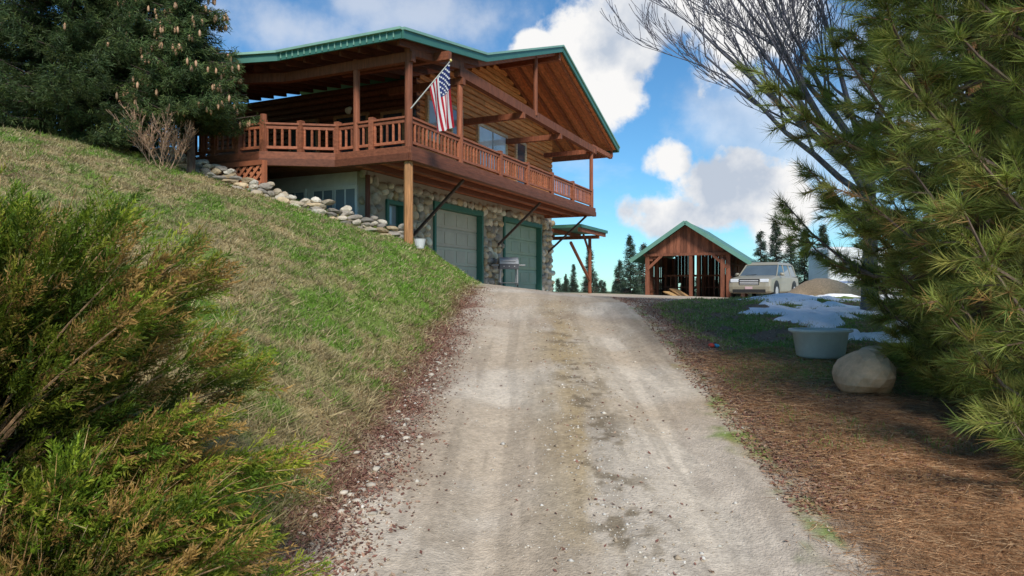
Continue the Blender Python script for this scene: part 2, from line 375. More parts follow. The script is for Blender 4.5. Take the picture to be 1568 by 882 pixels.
def win(x0,x1,z0,z1,mull=True,col=(.10,.13,.16),door=False):
    w=.09
    b.box(x0-w,x0,-.1,-.0,z0-w,z1+w,tc_);b.box(x1,x1+w,-.1,-.0,z0-w,z1+w,tc_)
    b.box(x0,x1,-.103,-.0,z1,z1+w,tc_);b.box(x0,x1,-.103,0,z0-w,z0,tc_)
    gl.box(x0,x1,-.07,-.052,z0,z1,col)
    if mull: b.box((x0+x1)/2-.025,(x0+x1)/2+.025,-.09,-.071,z0,z1,(.5,.5,.47))
win(-.35,1.55,3.75,4.92,True,(.72,.74,.72));win(2.42,3.1,3.02,4.95,False,(.10,.11,.12));win(-1.95,-1.45,4.2,5.05,False,(.3,.3,.3));win(-3.2,-2.75,4.0,5.0,False,(.5,.52,.52))
for y0,y1,z0,z1 in ((.35,.95,3.6,4.55),(1.5,2.5,3.0,4.6),(3.2,4.1,3.6,4.6)):
    gl.box(-3.8,-3.752,y0,y1,z0,z1,(.05,.06,.07))
    for p in (y0-.08,y1): b.box(-3.83,-3.75,p,p+.08,z0-.08,z1+.08,(.4,.2,.09))
    b.box(-3.832,-3.75,y0,y1,z1,z1+.08,(.4,.2,.09));b.box(-3.832,-3.75,y0,y1,z0-.08,z0,(.4,.2,.09))
b.obj('window_trim',M_wood,house,bevel=.006);gl.obj('window_panes',M_glass,house);wf.obj('basement_window_frames',M_paint,house)
# deck
deckpoly=[(-6.93,-1.95),(5.1,-1.95),(5.1,.02),(-3.6,.02),(-3.6,5.5),(-7.9,5.5),(-7.9,3.5),(-7.77,1.24),(-6.93,-.06)]
b=MB()
b.prism(deckpoly,2.76,2.88,(.22,.09,.045))
x=-6.8
while x<5.0:
    b.box(x,x+.125,-1.9,-.005,2.725,2.757,tuple(v*1.5 for v in RED(.95)));x+=.14
x=-6.8
while x<-5.8:
    b.box(x,x+.125,.0,3.2,2.722,2.757,RED(.9));x+=.14
path=[(5.1,-1.95),(-6.93,-1.95),(-6.93,-.06),(-7.77,1.24),(-7.9,3.5)]
for (xa,ya),(xb,yb) in zip(path,path[1:]):
    d=Vector((xb-xa,yb-ya,0)).normalized();e=.04
    for zc,h,ww,a in ((2.82,.15,.09,.8),(2.67,.16,.14,.45)):
        b.beam((xa-d.x*.0,ya,zc),(xb+d.x*e,yb+d.y*e,zc),ww,h,RED(a))
b.beam((5.1,-1.95,2.74),(5.1,.0,2.74),.1,.26,RED())
for yj in (-1.3,-.65): b.beam((-6.9,yj,2.66),(5.05,yj,2.66),.08,.12,RED(.7))
b.obj('deck',M_wood,house,bevel=.01)
b=MB()
def rail(p,q,posts):
    p=Vector((*p,0));q=Vector((*q,0));L=(q-p).length;d=(q-p)/L
    for zc,w_,h_ in ((3.5,.11,.045),(3.43,.05,.07),(3.0,.05,.06)):
        b.beam(p+Vector((0,0,zc)),q+Vector((0,0,zc)),w_,h_,RED(1.1))
    n_=int(L/.15)
    for k in range(n_):
        o=p+d*((k+.5)*L/n_);b.box(o.x-.02,o.x+.02,o.y-.02,o.y+.02,3.0,3.42,RED(1.35 if k%3 else .9))
    for s_ in posts:
        o=p+d*(L*s_);b.box(o.x-.06,o.x+.06,o.y-.06,o.y+.06,2.6,3.58,RED(1.0))
rail((4.95,-1.88),(-6.87,-1.88),[.0,.17,.33,.49,.64,.82])
rail((-6.87,-1.88),(-6.87,-.06),[.5,1]);rail((-6.87,-.06),(-7.7,1.24),[.5,1]);rail((-7.7,1.24),(-7.83,3.5),[.3,.6,1])
b.obj('railing',M_wood,house,bevel=.005)
b=MB()
def post(x,y,z0,z1,w=.075,c=None): b.tube([(x,y,z0),(x+R(-.01,.01),y,(z0+z1)/2),(x,y,z1)],[w,w*.95,w*.92],10,c or RED(.9))
post(-6.87,-1.88,2.6,4.95,.085);post(-4.75,-1.88,2.9,5.3);post(4.93,-1.88,2.6,5.0);post(-6.87,-.56,2.6,4.85);post(-7.7,1.24,2.6,3.7);post(-.4,-1.95,5.0,6.7,.07)
post(-7.75,3.0,2.6,4.75)
post(-6.85,-1.86,.2,2.6,.10,(.44,.21,.085));b.rock((-6.85,-1.86,.62),.17,.17,.25,(.5,.47,.43))
post(-7.72,1.3,1.2,2.6,.08);post(-7.85,3.4,1.4,2.6,.08);post(-5.8,-.05,.9,2.6,.06,(.16,.06,.04))
b.beam((-4.9,-1.9,5.0),(5.25,-1.9,5.0),.16,.24,RED(.7))
b.beam((-6.87,-2.0,4.72),(-6.87,1.4,4.72),.14,.2,RED(.6));b.beam((-6.87,1.4,4.72),(-7.75,3.2,4.65),.14,.2,RED(.6))
b.beam((-6.95,-1.9,4.84),(-4.7,-1.9,5.18),.14,.2,RED(.8))
for t in (-4.75,-1.3,1.6,5.0): b.beam((t,-2.0,4.8 if t<4 else 4.95),(t,.1,4.8 if t<4 else 4.95),.13,.16,RED(.9))
b.beam((7.2,-2.0,5.2),(7.2,6,5.2),.12,.16,RED());b.beam((4.9,-1.9,5.1),(7.3,-1.9,5.15),.12,.16,RED())
for t in (-3.9,.95,5.3):
    b.beam((t,-.05,1.35),(t-.25,-1.65,2.62),.06,.06,(.09,.06,.05))
b.obj('posts_and_beams',M_woodv,house,smooth=False)
# roof
b=MB();un=MB()
wf_,wb=-2.15,8.5
def slab(poly,z0,z1,bb,c): bb.prism(poly,lambda x,y:roofz(x)+z0,lambda x,y:roofz(x)+z1,c)
P3=[(1.2,wf_),(7.4,wf_),(7.4,wb),(1.2,wb)];P2=[(-4,wf_),(1.2,wf_),(1.2,wb),(-4,wb)]
P1=[(-7.5,wf_),(-4,wf_),(-4,wb),(-8.2,wb),(-8.2,2.4),(-7.5,1.0)]
for P in (P1,P2,P3): slab(P,.07,.13,b,GREEN)
def planks(t0,t1,y0,y1,st=.2,kk=1):
    y=y0
    while y<y1-.01:
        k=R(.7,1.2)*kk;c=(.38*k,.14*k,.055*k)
        ya,yb=y+.004,min(y+st,y1)-.004
        pts=[(t0,ya),(t1,ya),(t1,yb),(t0,yb)]
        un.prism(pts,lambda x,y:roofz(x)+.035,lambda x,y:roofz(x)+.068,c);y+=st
planks(-7.42,-4,wf_+.06,1.2,.2,.45);planks(-7.6,-4,1.2,7.5,.2,.4);planks(-4,1.2,wf_+.06,.5,.2,1.5);planks(1.2,7.35,wf_+.06,.5,.2,1.6);planks(5.6,7.35,.5,8)  # left porch ceiling coloured darker than the gable planks to paint its shadow
for y in np.arange(-1.95,.2,.48):
    for t0,t1 in ((-7.35,-4),(-4,1.2),(1.2,7.3)): un.beam((t0,y,roofz(t0+1e-3)-.04),(t1,y,roofz(t1-1e-3)-.04 if t1!=-4 else roofz(-4)-.04),.06,.13,RED(.5 if t0<-5 else 1.1))  # porch rafters get the darker colour, standing in for shade
for y in np.arange(.45,6,.48): un.beam((-7.35,y,roofz(-7.35)-.04),(-3.8,y,roofz(-3.8)-.06),.06,.13,RED(.45))  # remaining porch rafters, shade painted in the same way
un.beam((1.2,-2.1,7.2),(1.2,.1,7.2),.14,.26,RED(1.1));un.beam((-6.0,-2.35,4.96),(-6.0,.5,4.96),.12,.18,RED(.7))
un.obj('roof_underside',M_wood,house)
def fas(p,q,h=.17,w=.05,c=GREEN,dz=.06): 
    b.beam((p[0],p[1],roofz(p[0])+dz),(q[0],q[1],roofz(q[0])+dz),w,h,c)
GL=(.24,.42,.32)
yf=wf_-.027
fas((7.45,yf),(1.2,yf));fas((1.2,yf),(-4,yf));fas((-4,yf),(-7.53,yf))
fas((-7.53,yf+.03),(-7.53,1.0));fas((-7.53,1.0),(-8.23,2.4));fas((-8.23,2.4),(-8.23,8.4));fas((7.43,yf),(7.43,8.4))
for p,q in (((7.45,yf),(1.2,yf)),((1.2,yf),(-4,yf)),((-4,yf),(-7.55,yf)),((-7.56,yf),(-7.56,1.0)),((-7.56,1.0),(-8.26,2.4))): fas(p,q,.05,.12,GL,.16)
for y in np.arange(-2.0,1.0,.16): b.box(-7.575,-7.558,y,y+.02,roofz(-7.5)+.0,roofz(-7.5)+.14,GL)
b.obj('metal_roof',M_green,house)
b=MB();g=MB()
g.prism([(5.82,-1.2),(9.2,-1.2),(9.2,3),(5.82,3)],2.3,2.42,GREEN)
for y in (-1.1,0,1.2): b.beam((5.82,y,2.22),(9.1,y,2.22),.08,.14,RED(.8))
b.beam((8.3,-1.1,2.1),(8.3,3,2.1),.12,.14,RED(.8))
for y in (-.7,2.6): b.tube([(8.3,y,-.8),(8.3,y,2.1)],[.08,.07],8,RED(.9))
b.beam((6.0,-.7,1.75),(8.3,-.7,.3),.09,.09,RED(.8));b.beam((8.2,-.7,1.5),(7.5,-.7,2.15),.07,.07,RED(.8))
g.obj('lean_to_roof',M_green,house);b.obj('lean_to_frame',M_woodv,house)
b=MB()
ya,yb,za,zb=1.0,6.0,1.0,2.58
for sgn,xx in ((1,-7.93),(-1,-7.955)):
    o=ya-2
    while o<yb+2:
        z_at=lambda y:(za+(y-o)) if sgn>0 else (zb-(y-o))
        s0,s1=max(ya,o),min(yb,o+(zb-za))
        if s1>s0+.03: b.beam((xx,s0,z_at(s0)),(xx,s1,z_at(s1)),.02,.06,(.50,.18,.085))
        o+=.19
b.beam((-7.95,1.0,2.62),(-7.95,6,2.62),.08,.1,RED(1.1))
b.box(-7.98,-7.9,.94,1.02,.8,2.66,RED(1.3));b.box(-7.98,-7.9,3.4,3.48,.8,2.66,RED(1.3))
b.box(-7.86,-7.85,1.0,6,1.0,2.6,(.05,.025,.018))
b.obj('lattice_skirt',M_misc,house)
b=MB();b.rock((-4.0,1.9,4.75),.11,.11,.1,(.9,.8,.6));b.box(-3.84,-3.76,-.03,.03,4.4,4.6,(.05,.05,.05));b.obj('porch_light',M_misc,house,smooth=True)
# ---------------------------------------------------------------- flag
fl=empty('american_flag',(0,0,0))
A=Vector((-2.42,16.35,4.3));T=Vector((-1.42,15.85,5.28))
b=MB();b.tube([A,T],[.016,.013],8,(.75,.72,.65));b.rock(T,.035,.035,.035,(.7,.55,.2));b.obj('flag_pole',M_misc,fl)
b=MB();nh,nf=26,40;vs=[]
hd=(T-A)
for i in range(nh+1):
    for j in range(nf+1):
        h=i/nh;f=j/nf
        base=A+hd*(.45+.5*h)
        mid=A+hd*(.45+.27)
        p=base.lerp(mid,.25*f)
        p=p+Vector((0.02+.12*f,.05*math.sin(h*9+f*2)*min(1,f*3),-1.30*f))
        p.x+=.05*math.sin(h*11+f*3)*f
        p.z+=(-(h-.5)*.5*f)*hd.z*.6
        vs.append(p)
for i in range(nh):
    st=i//2
    for j in range(nf):
        c=(.50,.02,.035) if st%2==0 else (.85,.83,.8)
        if i>=12 and j<16: c=(.025,.04,.16)
        q=[vs[i*(nf+1)+j],vs[(i+1)*(nf+1)+j],vs[(i+1)*(nf+1)+j+1],vs[i*(nf+1)+j+1]]
        b.add(q,[(0,1,2,3)],c)
for i in range(13,26,2):
    for j in range(1,16,2):
        if (i//2+j//2)%2: continue
        o=vs[i*(nf+1)+j]
        for sy in (-.012,.012):
            st=[o+Vector((math.cos(a)*r_,sy,math.sin(a)*r_)) for a,r_ in [(math.pi/2+k*math.pi/5,.032 if k%2==0 else .014) for k in range(10)]]
            b.add([o+Vector((0,sy,0))]+st,[(0,k+1,(k+1)%10+1) for k in range(10)],(.8,.8,.8))
b.obj('flag_cloth',M_cloth,fl,smooth=True)
# ---------------------------------------------------------------- grill
def hl(t,w,z=0): return (( -.92+.422*t+.907*w)*S,(21+.907*t-.422*w)*S,z)
gx,gy,_=hl(.72,.55);gz=hz(gx,gy)
gr=empty('barbecue_grill',(gx,gy,gz),.15)
b=MB()
for x in (-.32,.32):
    for y in (-.2,.2): b.box(x-.02,x+.02,y-.02,y+.02,0.03,.72,(.3,.3,.3))
b.box(-.34,.34,-.22,.22,.14,.17,(.12,.12,.12));b.box(-.36,.36,-.25,.25,.68,.86,(.10,.10,.11))
b.box(-.66,-.37,-.2,.2,.80,.84,(.35,.35,.35));b.box(.37,.62,-.2,.2,.80,.84,(.35,.35,.35))
vs=[];n_=9
for x in (-.36,.36):
    for k in range(n_): a=math.pi*k/(n_-1);vs.append((x,-.25*math.cos(a),.865+.25*math.sin(a)))
fs=[tuple(range(n_)),tuple(range(2*n_-1,n_-1,-1))]+[(k,k+n_,k+n_+1,k+1) for k in range(n_-1)]
b.add(vs,fs,(.4,.41,.42));b.tube([(-.25,-.28,.98),(.25,-.28,.98)],[.015,.015],6,(.6,.6,.6))
for x in (-.2,0,.2): b.tube([(x,-.255,.77),(x,-.285,.77)],[.025,.02],8,(.5,.5,.5))
for x in (-.32,.32): b.tube([(x-.02,-.22,.07),(x+.02,-.22,.07)],[.07,.07],10,(.03,.03,.03))
b.obj('grill_body',M_misc,gr,bevel=.006)
b=MB();px,py,_=hl(-6.6,1.9);z=hz(px,py);b.tube([(px+.1,py-.2,z),(px+.1,py-.2,z+.22),(px+.1,py-.2,z+.24)],[.1,.15,.16],14,(.7,.7,.68));b.obj('flower_pot',M_misc,smooth=False)
# ---------------------------------------------------------------- retaining wall
b=MB();pts=[(-2.75,17.3),(-3.6,17.1),(-4.8,16.9),(-6.3,16.8),(-8.2,17.2),(-9.2,17.4)]
for (xa,ya),(xb,yb) in zip(pts,pts[1:]):
    L=math.hypot(xb-xa,yb-ya)
    for lay in range(4):
        k=R(0,.1)
        while k<L:
            f=min(1,k/L);x=xa+(xb-xa)*f;y=ya+(yb-ya)*f
            s_=R(.11,.2)
            if not(lay==3 and R(0,1)<.5):
                c=random.choice(pal);kk=R(.5,.9)
                b.rock((x,y-.1+lay*.05+R(-.05,.05),hz(x,y)+.0+lay*.115+R(-.02,.02)),s_,s_*R(.6,.9),R(.065,.095),tuple(v*kk for v in c),2,.2,R(-.4,.4))
            k+=s_*R(1.3,1.8)
b.obj('stone_retaining_wall',M_stone,smooth=False)
# ---------------------------------------------------------------- shed
sh=empty('open_shed',(7.15,36.4,-.5),math.radians(-25))
b=MB();g=MB()
W_=4.3;D_=6.5
rl=lambda x: 3.85-.68*abs(x-W_/2)
BC=lambda a=1:(lambda k:(.26*k,.095*k,.052*k))(R(.6,1.25)*a)
x=0
while x<W_-.01:
    x2=min(x+.18,W_)
    u_=abs(2*((x+x2)/2)/W_-1); bot=2.25-.55*u_**4
    b.prism([(x,0),(x2-.008,0),(x2-.008,.05),(x,.05)],bot,lambda xx,yy:rl(xx)-.03,BC())
    x=x2
for x,w in ((.08,.2),(2.35,.16),(W_-.08,.2)):
    for y in (.0,2.2,4.4,6.5): b.box(x-w/2,x+w/2,y-.1,y+.1,-.6,min(rl(x)-.1,2.3),BC())
b.beam((.1,-.08,1.5),(.85,-.08,2.2),.08,.14,BC());b.beam((W_-.1,-.08,1.5),(W_-.85,-.08,2.2),.08,.14,BC())
b.beam((-.1,-.1,2.25),(W_+.1,-.1,2.25),.06,.14,BC())
for xx in (0,W_):
    for y in np.arange(.12,D_,.2):
        if R(0,1)<.92: b.box(xx-.02,xx+.02,y,y+.17,-.5,2.3,BC(.7))
    for z in (.3,1.0,1.7): b.box(xx-.05,xx+.05,.1,D_,z,z+.1,BC(.7))
x=0
while x<W_:
    if R(0,1)<.94: b.box(x,x+.185,D_,D_+.05,-.6 if R(0,1)<.8 else .8,rl(x+.07)-.1,BC(.5))
    x+=.2
x=.3
while x<4.1: b.box(x,x+.06,3.2,3.26,-.3,1.2,BC());x+=.3
b.box(.2,4.1,3.15,3.28,1.15,1.25,BC());b.box(.2,4.1,3.15,3.28,.5,.58,BC())
b.beam((2.0,.6,.0),(1.1,1.6,.45),.5,.06,(.5,.3,.14));b.beam((1.6,.5,.0),(.8,1.2,.3),.4,.05,(.55,.35,.16))
b.box(W_-.45,W_-.25,-.16,-.1,.0,2.0,BC(1.2));b.box(W_+.7,W_+.84,.1,.24,-.6,1.75,BC());b.box(W_+.7,W_+.84,4.6,4.74,-.6,1.75,BC())
b.obj('shed_frame',M_woodv,sh)
for xa,xb in ((-.75,W_/2),(W_/2,W_+1.05)):
    g.prism([(xa,-.5),(xb,-.5),(xb,7.1),(xa,7.1)],lambda x,y:rl(x)+.02,lambda x,y:rl(x)+.1,(.06,.19,.14))
    g.beam((xa,-.53,rl(xa)+.03),(xb,-.53,rl(xb)+.03),.05,.2,(.14,.30,.23))
g.beam((W_+1.06,-.5,rl(W_+1.05)+.04),(W_+1.06,7.1,rl(W_+1.05)+.04),.05,.14,(.09,.24,.18))
g.obj('shed_roof',M_green,sh)
# ---------------------------------------------------------------- SUV
car=empty('parked_car',(12.45,33.6,hz(12.5,33.5)),math.radians(-127))
b=MB();gb=MB();kb=MB()
side=[(-2.4,.42),(-2.44,.75),(-2.36,1.08),(-1.2,1.12),(.95,1.14),(1.35,1.12),(2.15,1.02),(2.38,.92),(2.46,.6),(2.42,.36),(2.3,.28),(-2.3,.3)]
def loft(bb,prof,hw,c):
    n_=len(prof);vs=[];secs=((-hw,.955,.80),(-hw+.05,.985,.93),(-hw+.22,1,1),(hw-.22,1,1),(hw-.05,.985,.93),(hw,.955,.80))
    for y,sx,sz in secs:
        for x,z in prof: vs.append((x*sx,y,.66+(z-.66)*sz))
    fs=[tuple(range(n_-1,-1,-1)),tuple(range((len(secs)-1)*n_,len(secs)*n_))]
    for s_ in range(len(secs)-1):
        for k in range(n_): fs.append((s_*n_+k,s_*n_+(k+1)%n_,(s_+1)*n_+(k+1)%n_,(s_+1)*n_+k))
    bb.add(vs,fs,c)
CP=(.33,.30,.225)
loft(b,side,.98,CP)
def green(bb,x0,x1,x2,x3,z0,z1,hw0,hw1,c):
    vs=[(x0,-hw0,z0),(x1,-hw0,z0),(x1,hw0,z0),(x0,hw0,z0),(x2,-hw1,z1),(x3,-hw1,z1),(x3,hw1,z1),(x2,hw1,z1)]
    bb.add(vs,[(0,3,2,1),(4,5,6,7),(0,1,5,4),(1,2,6,5),(2,3,7,6),(3,0,4,7)],c)
green(gb,-2.28,1.2,-2.0,.42,1.08,1.66,.90,.74,(.10,.13,.15))
green(b,-2.06,.48,-1.9,.25,1.645,1.79,.79,.66,CP)
for sy in (-1,1):
    for xa,xb in ((1.2,.45),(-.15,-.2),(-1.2,-1.15),(-2.22,-1.98)): b.beam((xa,sy*.89,1.07),(xb,sy*.755,1.66),.05,.06,CP)
    kb.tube([(-1.8,sy*.66,1.85),(.2,sy*.66,1.85)],[.02,.02],6,(.05,.05,.05))
    b.rock((.9,sy*1.06,1.19),.09,.12,.085,CP,2,.03,0)
    for xw in (-1.5,1.5):
        kb.tube([(xw,sy*.80,.38),(xw,sy*1.0,.38)],[.385,.385],22,(.02,.02,.02))
        b.tube([(xw,sy*.99,.38),(xw,sy*1.01,.38)],[.24,.2],14,(.5,.5,.5))
        kb.tube([(xw,sy*.93,.43),(xw,sy*.99,.43)],[.47,.46],22,(.03,.03,.03))
    gb.box(2.20,2.43,sy*.68-.19,sy*.68+.19,.80,.95,(.75,.78,.82))
kb.box(2.38,2.445,-.46,.46,.66,.95,(.03,.03,.03))
for z in (.70,.78,.86): b.box(2.43,2.465,-.43,.43,z,z+.035,(.75,.75,.75))
kb.box(2.36,2.462,-.75,.75,.31,.47,(.03,.03,.03));kb.box(2.462,2.48,-.17,.17,.48,.6,(.6,.42,.42))
kb.beam((1.32,-.5,1.135),(.98,.05,1.2),.02,.02,(.02,.02,.02));kb.box(.97,1.22,-.78,.78,1.10,1.125,(.03,.03,.03))
b.obj('body',M_car,car,bevel=.03,smooth=False);gb.obj('glass',M_glass,car,bevel=.02);kb.obj('tyres_and_trim',M_misc,car)
cz=hz(20,41);cp=empty('camper_trailer',(20.6,41,cz),.15)
b=MB();b.box(-2.4,2.4,-1.1,1.1,.55,3.2,(.75,.75,.73));b.obj('trailer_body',M_paint,cp,bevel=.15)
b=MB();b.box(-1.6,-.7,-1.12,-1.101,1.7,2.4,(.05,.06,.07));b.box(1.0,1.6,-1.12,-1.101,.8,2.5,(.6,.6,.58));b.box(-2.4,2.4,-1.115,-1.102,1.1,1.2,(.2,.25,.4))
for x in (-.5,.4): b.tube([(x,-1.12,.35),(x,-.9,.35)],[.35,.35],16,(.03,.03,.03))
b.obj('trailer_details',M_misc,cp)
# ---------------------------------------------------------------- tub, boulders, mound, snow, toy
tx,ty=3.75,8.3;tz=hz(tx,ty)
b=MB();n_=28;vs=[];prof=[(.22,0.0),(.27,.03),(.31,.30),(.36,.32),(.36,.35),(.31,.35),(.29,.30),(.24,.1)]
for r_,z in prof:
    for k in range(n_):
        a=2*math.pi*k/n_;vs.append((tx+r_*1.05*math.cos(a),ty+r_*.8*math.sin(a),tz+z))
fs=[(i_*n_+k,i_*n_+(k+1)%n_,(i_+1)*n_+(k+1)%n_,(i_+1)*n_+k) for i_ in range(len(prof)-1) for k in range(n_)]
fs.append(tuple((len(prof)-1)*n_+k for k in range(n_)));b.add(vs,fs,(.56,.60,.55));b.obj('planter_tub',M_misc,smooth=True)
b=MB();b.rock((3.62,7.05,hz(3.62,7.05)+.11),.36,.28,.26,(.68,.45,.26),3,.25);b.obj('boulder',M_stone,smooth=False)
b=MB();b.rock((4.15,7.75,hz(4.15,7.75)+.12),.32,.26,.24,(.66,.47,.30),3,.25);b.obj('boulder.001',M_stone,smooth=False)
b=MB();b.rock((8.6,19.2,hz(8.6,19.2)+.1),1.0,.8,.5,(.55,.4,.25),3,.12);b.rock((9.8,19,hz(9.8,19)+.1),.9,.7,.55,(.5,.36,.22),3,.15);b.obj('dirt_mound',M_ground,smooth=True)
def snow(cx,cy,rx_,ry_,sd):
    n_=60;m_=10;vs=[];
    for i_ in range(m_+1):
        for k in range(n_):
            a=2*math.pi*k/n_;f=i_/m_;rr=f*(1+.35*math.sin(3*a+sd)+.2*math.sin(7*a+sd*2)+.12*math.sin(15*a+sd*5))
            x=cx+rx_*rr*math.cos(a);y=cy+ry_*rr*math.sin(a);vs.append((x,y,hz(x,y)+.06*(1-f**3)-.012*(f>.99)+.004))
    fs=[(i_*n_+k,i_*n_+(k+1)%n_,(i_+1)*n_+(k+1)%n_,(i_+1)*n_+k) for i_ in range(m_) for k in range(n_)]
    sn.add(vs,fs,(.92,.92,.92))
sn=MB();snow(5.0,11.3,.9,.9,1);snow(5.9,13.4,1.4,.8,2);snow(4.75,9.5,.55,.4,3);snow(6.3,9.8,.8,.9,4);snow(6.6,7.2,.6,.6,5);snow(8.2,15,1.4,1,6);snow(5.5,12.2,.5,.3,8);snow(6.9,15.5,.8,.5,9)
sn.obj('snow_patches',M_snow,smooth=True)
bx,by=2.72,9.3;b=MB();z=hz(bx,by)+.03;b.rock((bx,by,z),.05,.04,.035,(.55,.06,.04),2,.02);b.rock((bx+.07,by,z),.04,.04,.03,(.05,.3,.5),2,.02);b.obj('toy',M_misc,smooth=True)
# ---------------------------------------------------------------- TREES
def needles_tuft(P,A,m,L,W,cols,spread=.9):
    n=len(P);Pn=np.repeat(P,m,0);An=np.repeat(A,m,0);r=norm(rng.normal(size=(n*m,3)))
    D=norm(An*1.0+r*spread);Pn=Pn+An*rng.uniform(-.07,.05,(n*m,1))
    ci=np.repeat(rng.integers(0,len(cols),n),m);c=cols[ci]*np.repeat(rng.uniform(.55,1.4,(n,1)),m,0)*rng.uniform(.8,1.2,(n*m,1))
    return blades(Pn,D,L*rng.uniform(.6,1.1,n*m),W,c*.7,c*1.35)
def pine(name,base,H,rad,nb,z0f,m=46,L=.16,W=.005,trunk_r=.13,tw=1.0,cols=None,low=0,lr=1.2):
    e=empty(name,base);wood=MB()
    lean=Vector((R(-.02,.02),R(-.02,.02),1))
    wood.tube([lean*(H*k/8)+Vector((0,0,-.2 if k==0 else 0)) for k in range(9)],[trunk_r*(1-.85*k/8) for k in range(9)],10,(.30,.14,.07))
    P=[];A=[]
    for i_ in range(nb+low):
        if i_<nb: f=z0f+(1-z0f)*((i_+R(0,1))/nb);rise=R(-.12,.25);ln=rad(f)*R(.55,1.12)
        else: f=R(.05,.13);rise=R(-.42,-.15);ln=lr*R(.4,1.0)
        h=f*H;az=i_*2.399+R(-.3,.3)
        d=Vector((math.cos(az),math.sin(az),0));pts=[]
        for s_ in range(7):
            q=s_/6;pts.append(lean*h+d*(ln*q)+Vector((0,0,ln*(rise*q-.22*math.sin(q*math.pi)+.28*q*q)))+Vector((R(-.03,.03),R(-.03,.03),0)))
        wood.tube(pts,[.028*(1-.8*q/6)*(.6+ln/3) for q in range(7)],5,(.16,.11,.08))
        nt=int((4+ln*8)*tw)
        for k in range(nt):
            q=.3+.7*(k/nt)+R(0,.05);q=min(q,.999);idx=int(q*6);p=pts[idx].lerp(pts[idx+1],q*6-idx)
            lat=Vector((-d.y,d.x,0))*random.choice((-1,1))*R(.3,1)
            td=(d*R(.4,1)+lat+Vector((0,0,R(-.25,.6)))).normalized();tl=R(.12,.45)*(1.2-.5*q)*max(.6,ln/1.8)
            wood.tube([p,p+td*tl],[.008,.005],3,(.20,.13,.08))
            for s_ in np.arange(.4,1.01,.3):
                P.append(p+td*tl*s_);t2=(td+Vector((R(-.2,.2),R(-.2,.2),R(-.05,.4)))).normalized();A.append(t2)
        P.append(pts[-1]);A.append((d+Vector((0,0,.6))).normalized())
    P=np.array([tuple(p) for p in P]);A=np.array([tuple(a) for a in A])
    if cols is None: cols=np.array([[.24,.29,.055],[.30,.35,.07],[.19,.25,.055],[.40,.38,.095],[.22,.24,.065]])
    wood.obj('trunk_and_branches',M_bark,e)
    dead=rng.uniform(0,1,len(P))<.08
    prt=[needles_tuft(P[~dead],A[~dead],m,L,W,cols)]
    if dead.any(): prt.append(needles_tuft(P[dead],A[dead],m//2,L,W,np.array([[.52,.28,.10],[.44,.27,.10]])))
    blade_obj('needles',prt,M_fol,e);return e
pine('pine_tree',(4.6,6.5,hz(4.6,6.5)),8.0,lambda f:(2.25*(1-.45*f) if f>.16 else (1.5 if f>.10 else 1.05)),155,.03,42,.19,.0068,.12,1.0,low=22,lr=1.0)
pine('pine_tree.001',(6.2,9.0,hz(6.2,9)),8.5,lambda f:2.6*(1-.5*f) if f>.12 else 1.6,100,.05,30,.21,.010,.15,1.0)
pine('pine_tree.002',(4.6,4.9,hz(4.6,4.9)),7.0,lambda f:1.9*(1-.35*f) if f>.2 else 1.6,100,.03,42,.18,.0058,.11,1.0,low=26,lr=1.6)
pine('pine_tree.003',(10.8,14,hz(10.8,14)),9.0,lambda f:2.6*(1-.8*f),90,.05,22,.24,.014,.16)
def spruce(name,base,H,Rr,nb,cols,cones=0,need=12,sc=1.0,z0=.03):
    e=empty(name,base);wood=MB();wood.tube([(0,0,-.3),(0,0,H*.5),(0,0,H*.99)],[Rr*.06,Rr*.035,.01],8,(.12,.08,.06))
    P=[];A=[];CT=[]
    cb=MB()
    for i_ in range(nb):
        f=(i_+R(0,1))/nb;f=z0+(1-z0)*(f**1.15);h=f*H;az=R(0,6.283);ln=Rr*((1-f)**.75)*R(.6,1.12)+.12
        d=Vector((math.cos(az),math.sin(az),0))
        ns=max(5,int(ln*16/sc))
        for k in range(ns):
            q=(.15+.85*(k/ns));p=Vector((0,0,h))+d*ln*q+Vector((0,0,ln*(-.28*q+.26*q*q*q)))
            w_=.28*ln*(1-q)+.1*sc
            lat=Vector((-d.y,d.x,0))
            for s_ in (-1,1):
                pp=p+lat*s_*R(0,w_)+Vector((0,0,-R(0,.16)*sc))
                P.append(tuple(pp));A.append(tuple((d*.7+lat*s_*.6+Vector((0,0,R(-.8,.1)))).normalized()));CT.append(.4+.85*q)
        wood.tube([(0,0,h),tuple(Vector((0,0,h-.1*ln))+d*ln*.55),tuple(Vector((0,0,h-.02*ln))+d*ln)],[.03*sc,.018*sc,.005],4,(.13,.09,.07))
        if cones and f>.25 and R(0,1)<cones:
            for _ in range(random.randint(1,4)):
                q=R(.75,1);p=Vector((R(-.12,.12),R(-.12,.12),h))+d*ln*q+Vector((0,0,ln*(-.28*q+.26*q**3)-.14))
                cb.rock(p,.035,.035,.1,(.52,.30,.17),1,.05)
    P=np.array(P);A=np.array(A);CT=np.array(CT);m=need;n=len(P)
    Pn=np.repeat(P,m,0)+rng.normal(0,.04*sc,(n*m,3));D=np.repeat(A,m,0)+rng.normal(0,.55,(n*m,3))
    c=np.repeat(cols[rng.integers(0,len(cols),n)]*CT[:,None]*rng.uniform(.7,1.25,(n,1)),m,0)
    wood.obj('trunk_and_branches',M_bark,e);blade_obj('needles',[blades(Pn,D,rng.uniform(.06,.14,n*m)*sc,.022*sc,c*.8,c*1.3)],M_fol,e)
    if cb.v: cb.obj('cones',M_misc,e,smooth=True)
    return e
SC=np.array([[.075,.115,.040],[.095,.145,.045],[.06,.09,.035],[.12,.155,.045]])
spruce('spruce_tree',(-11.0,17.0,hz(-11.0,17.0)-.1),9.8,3.4,380,SC,.35)
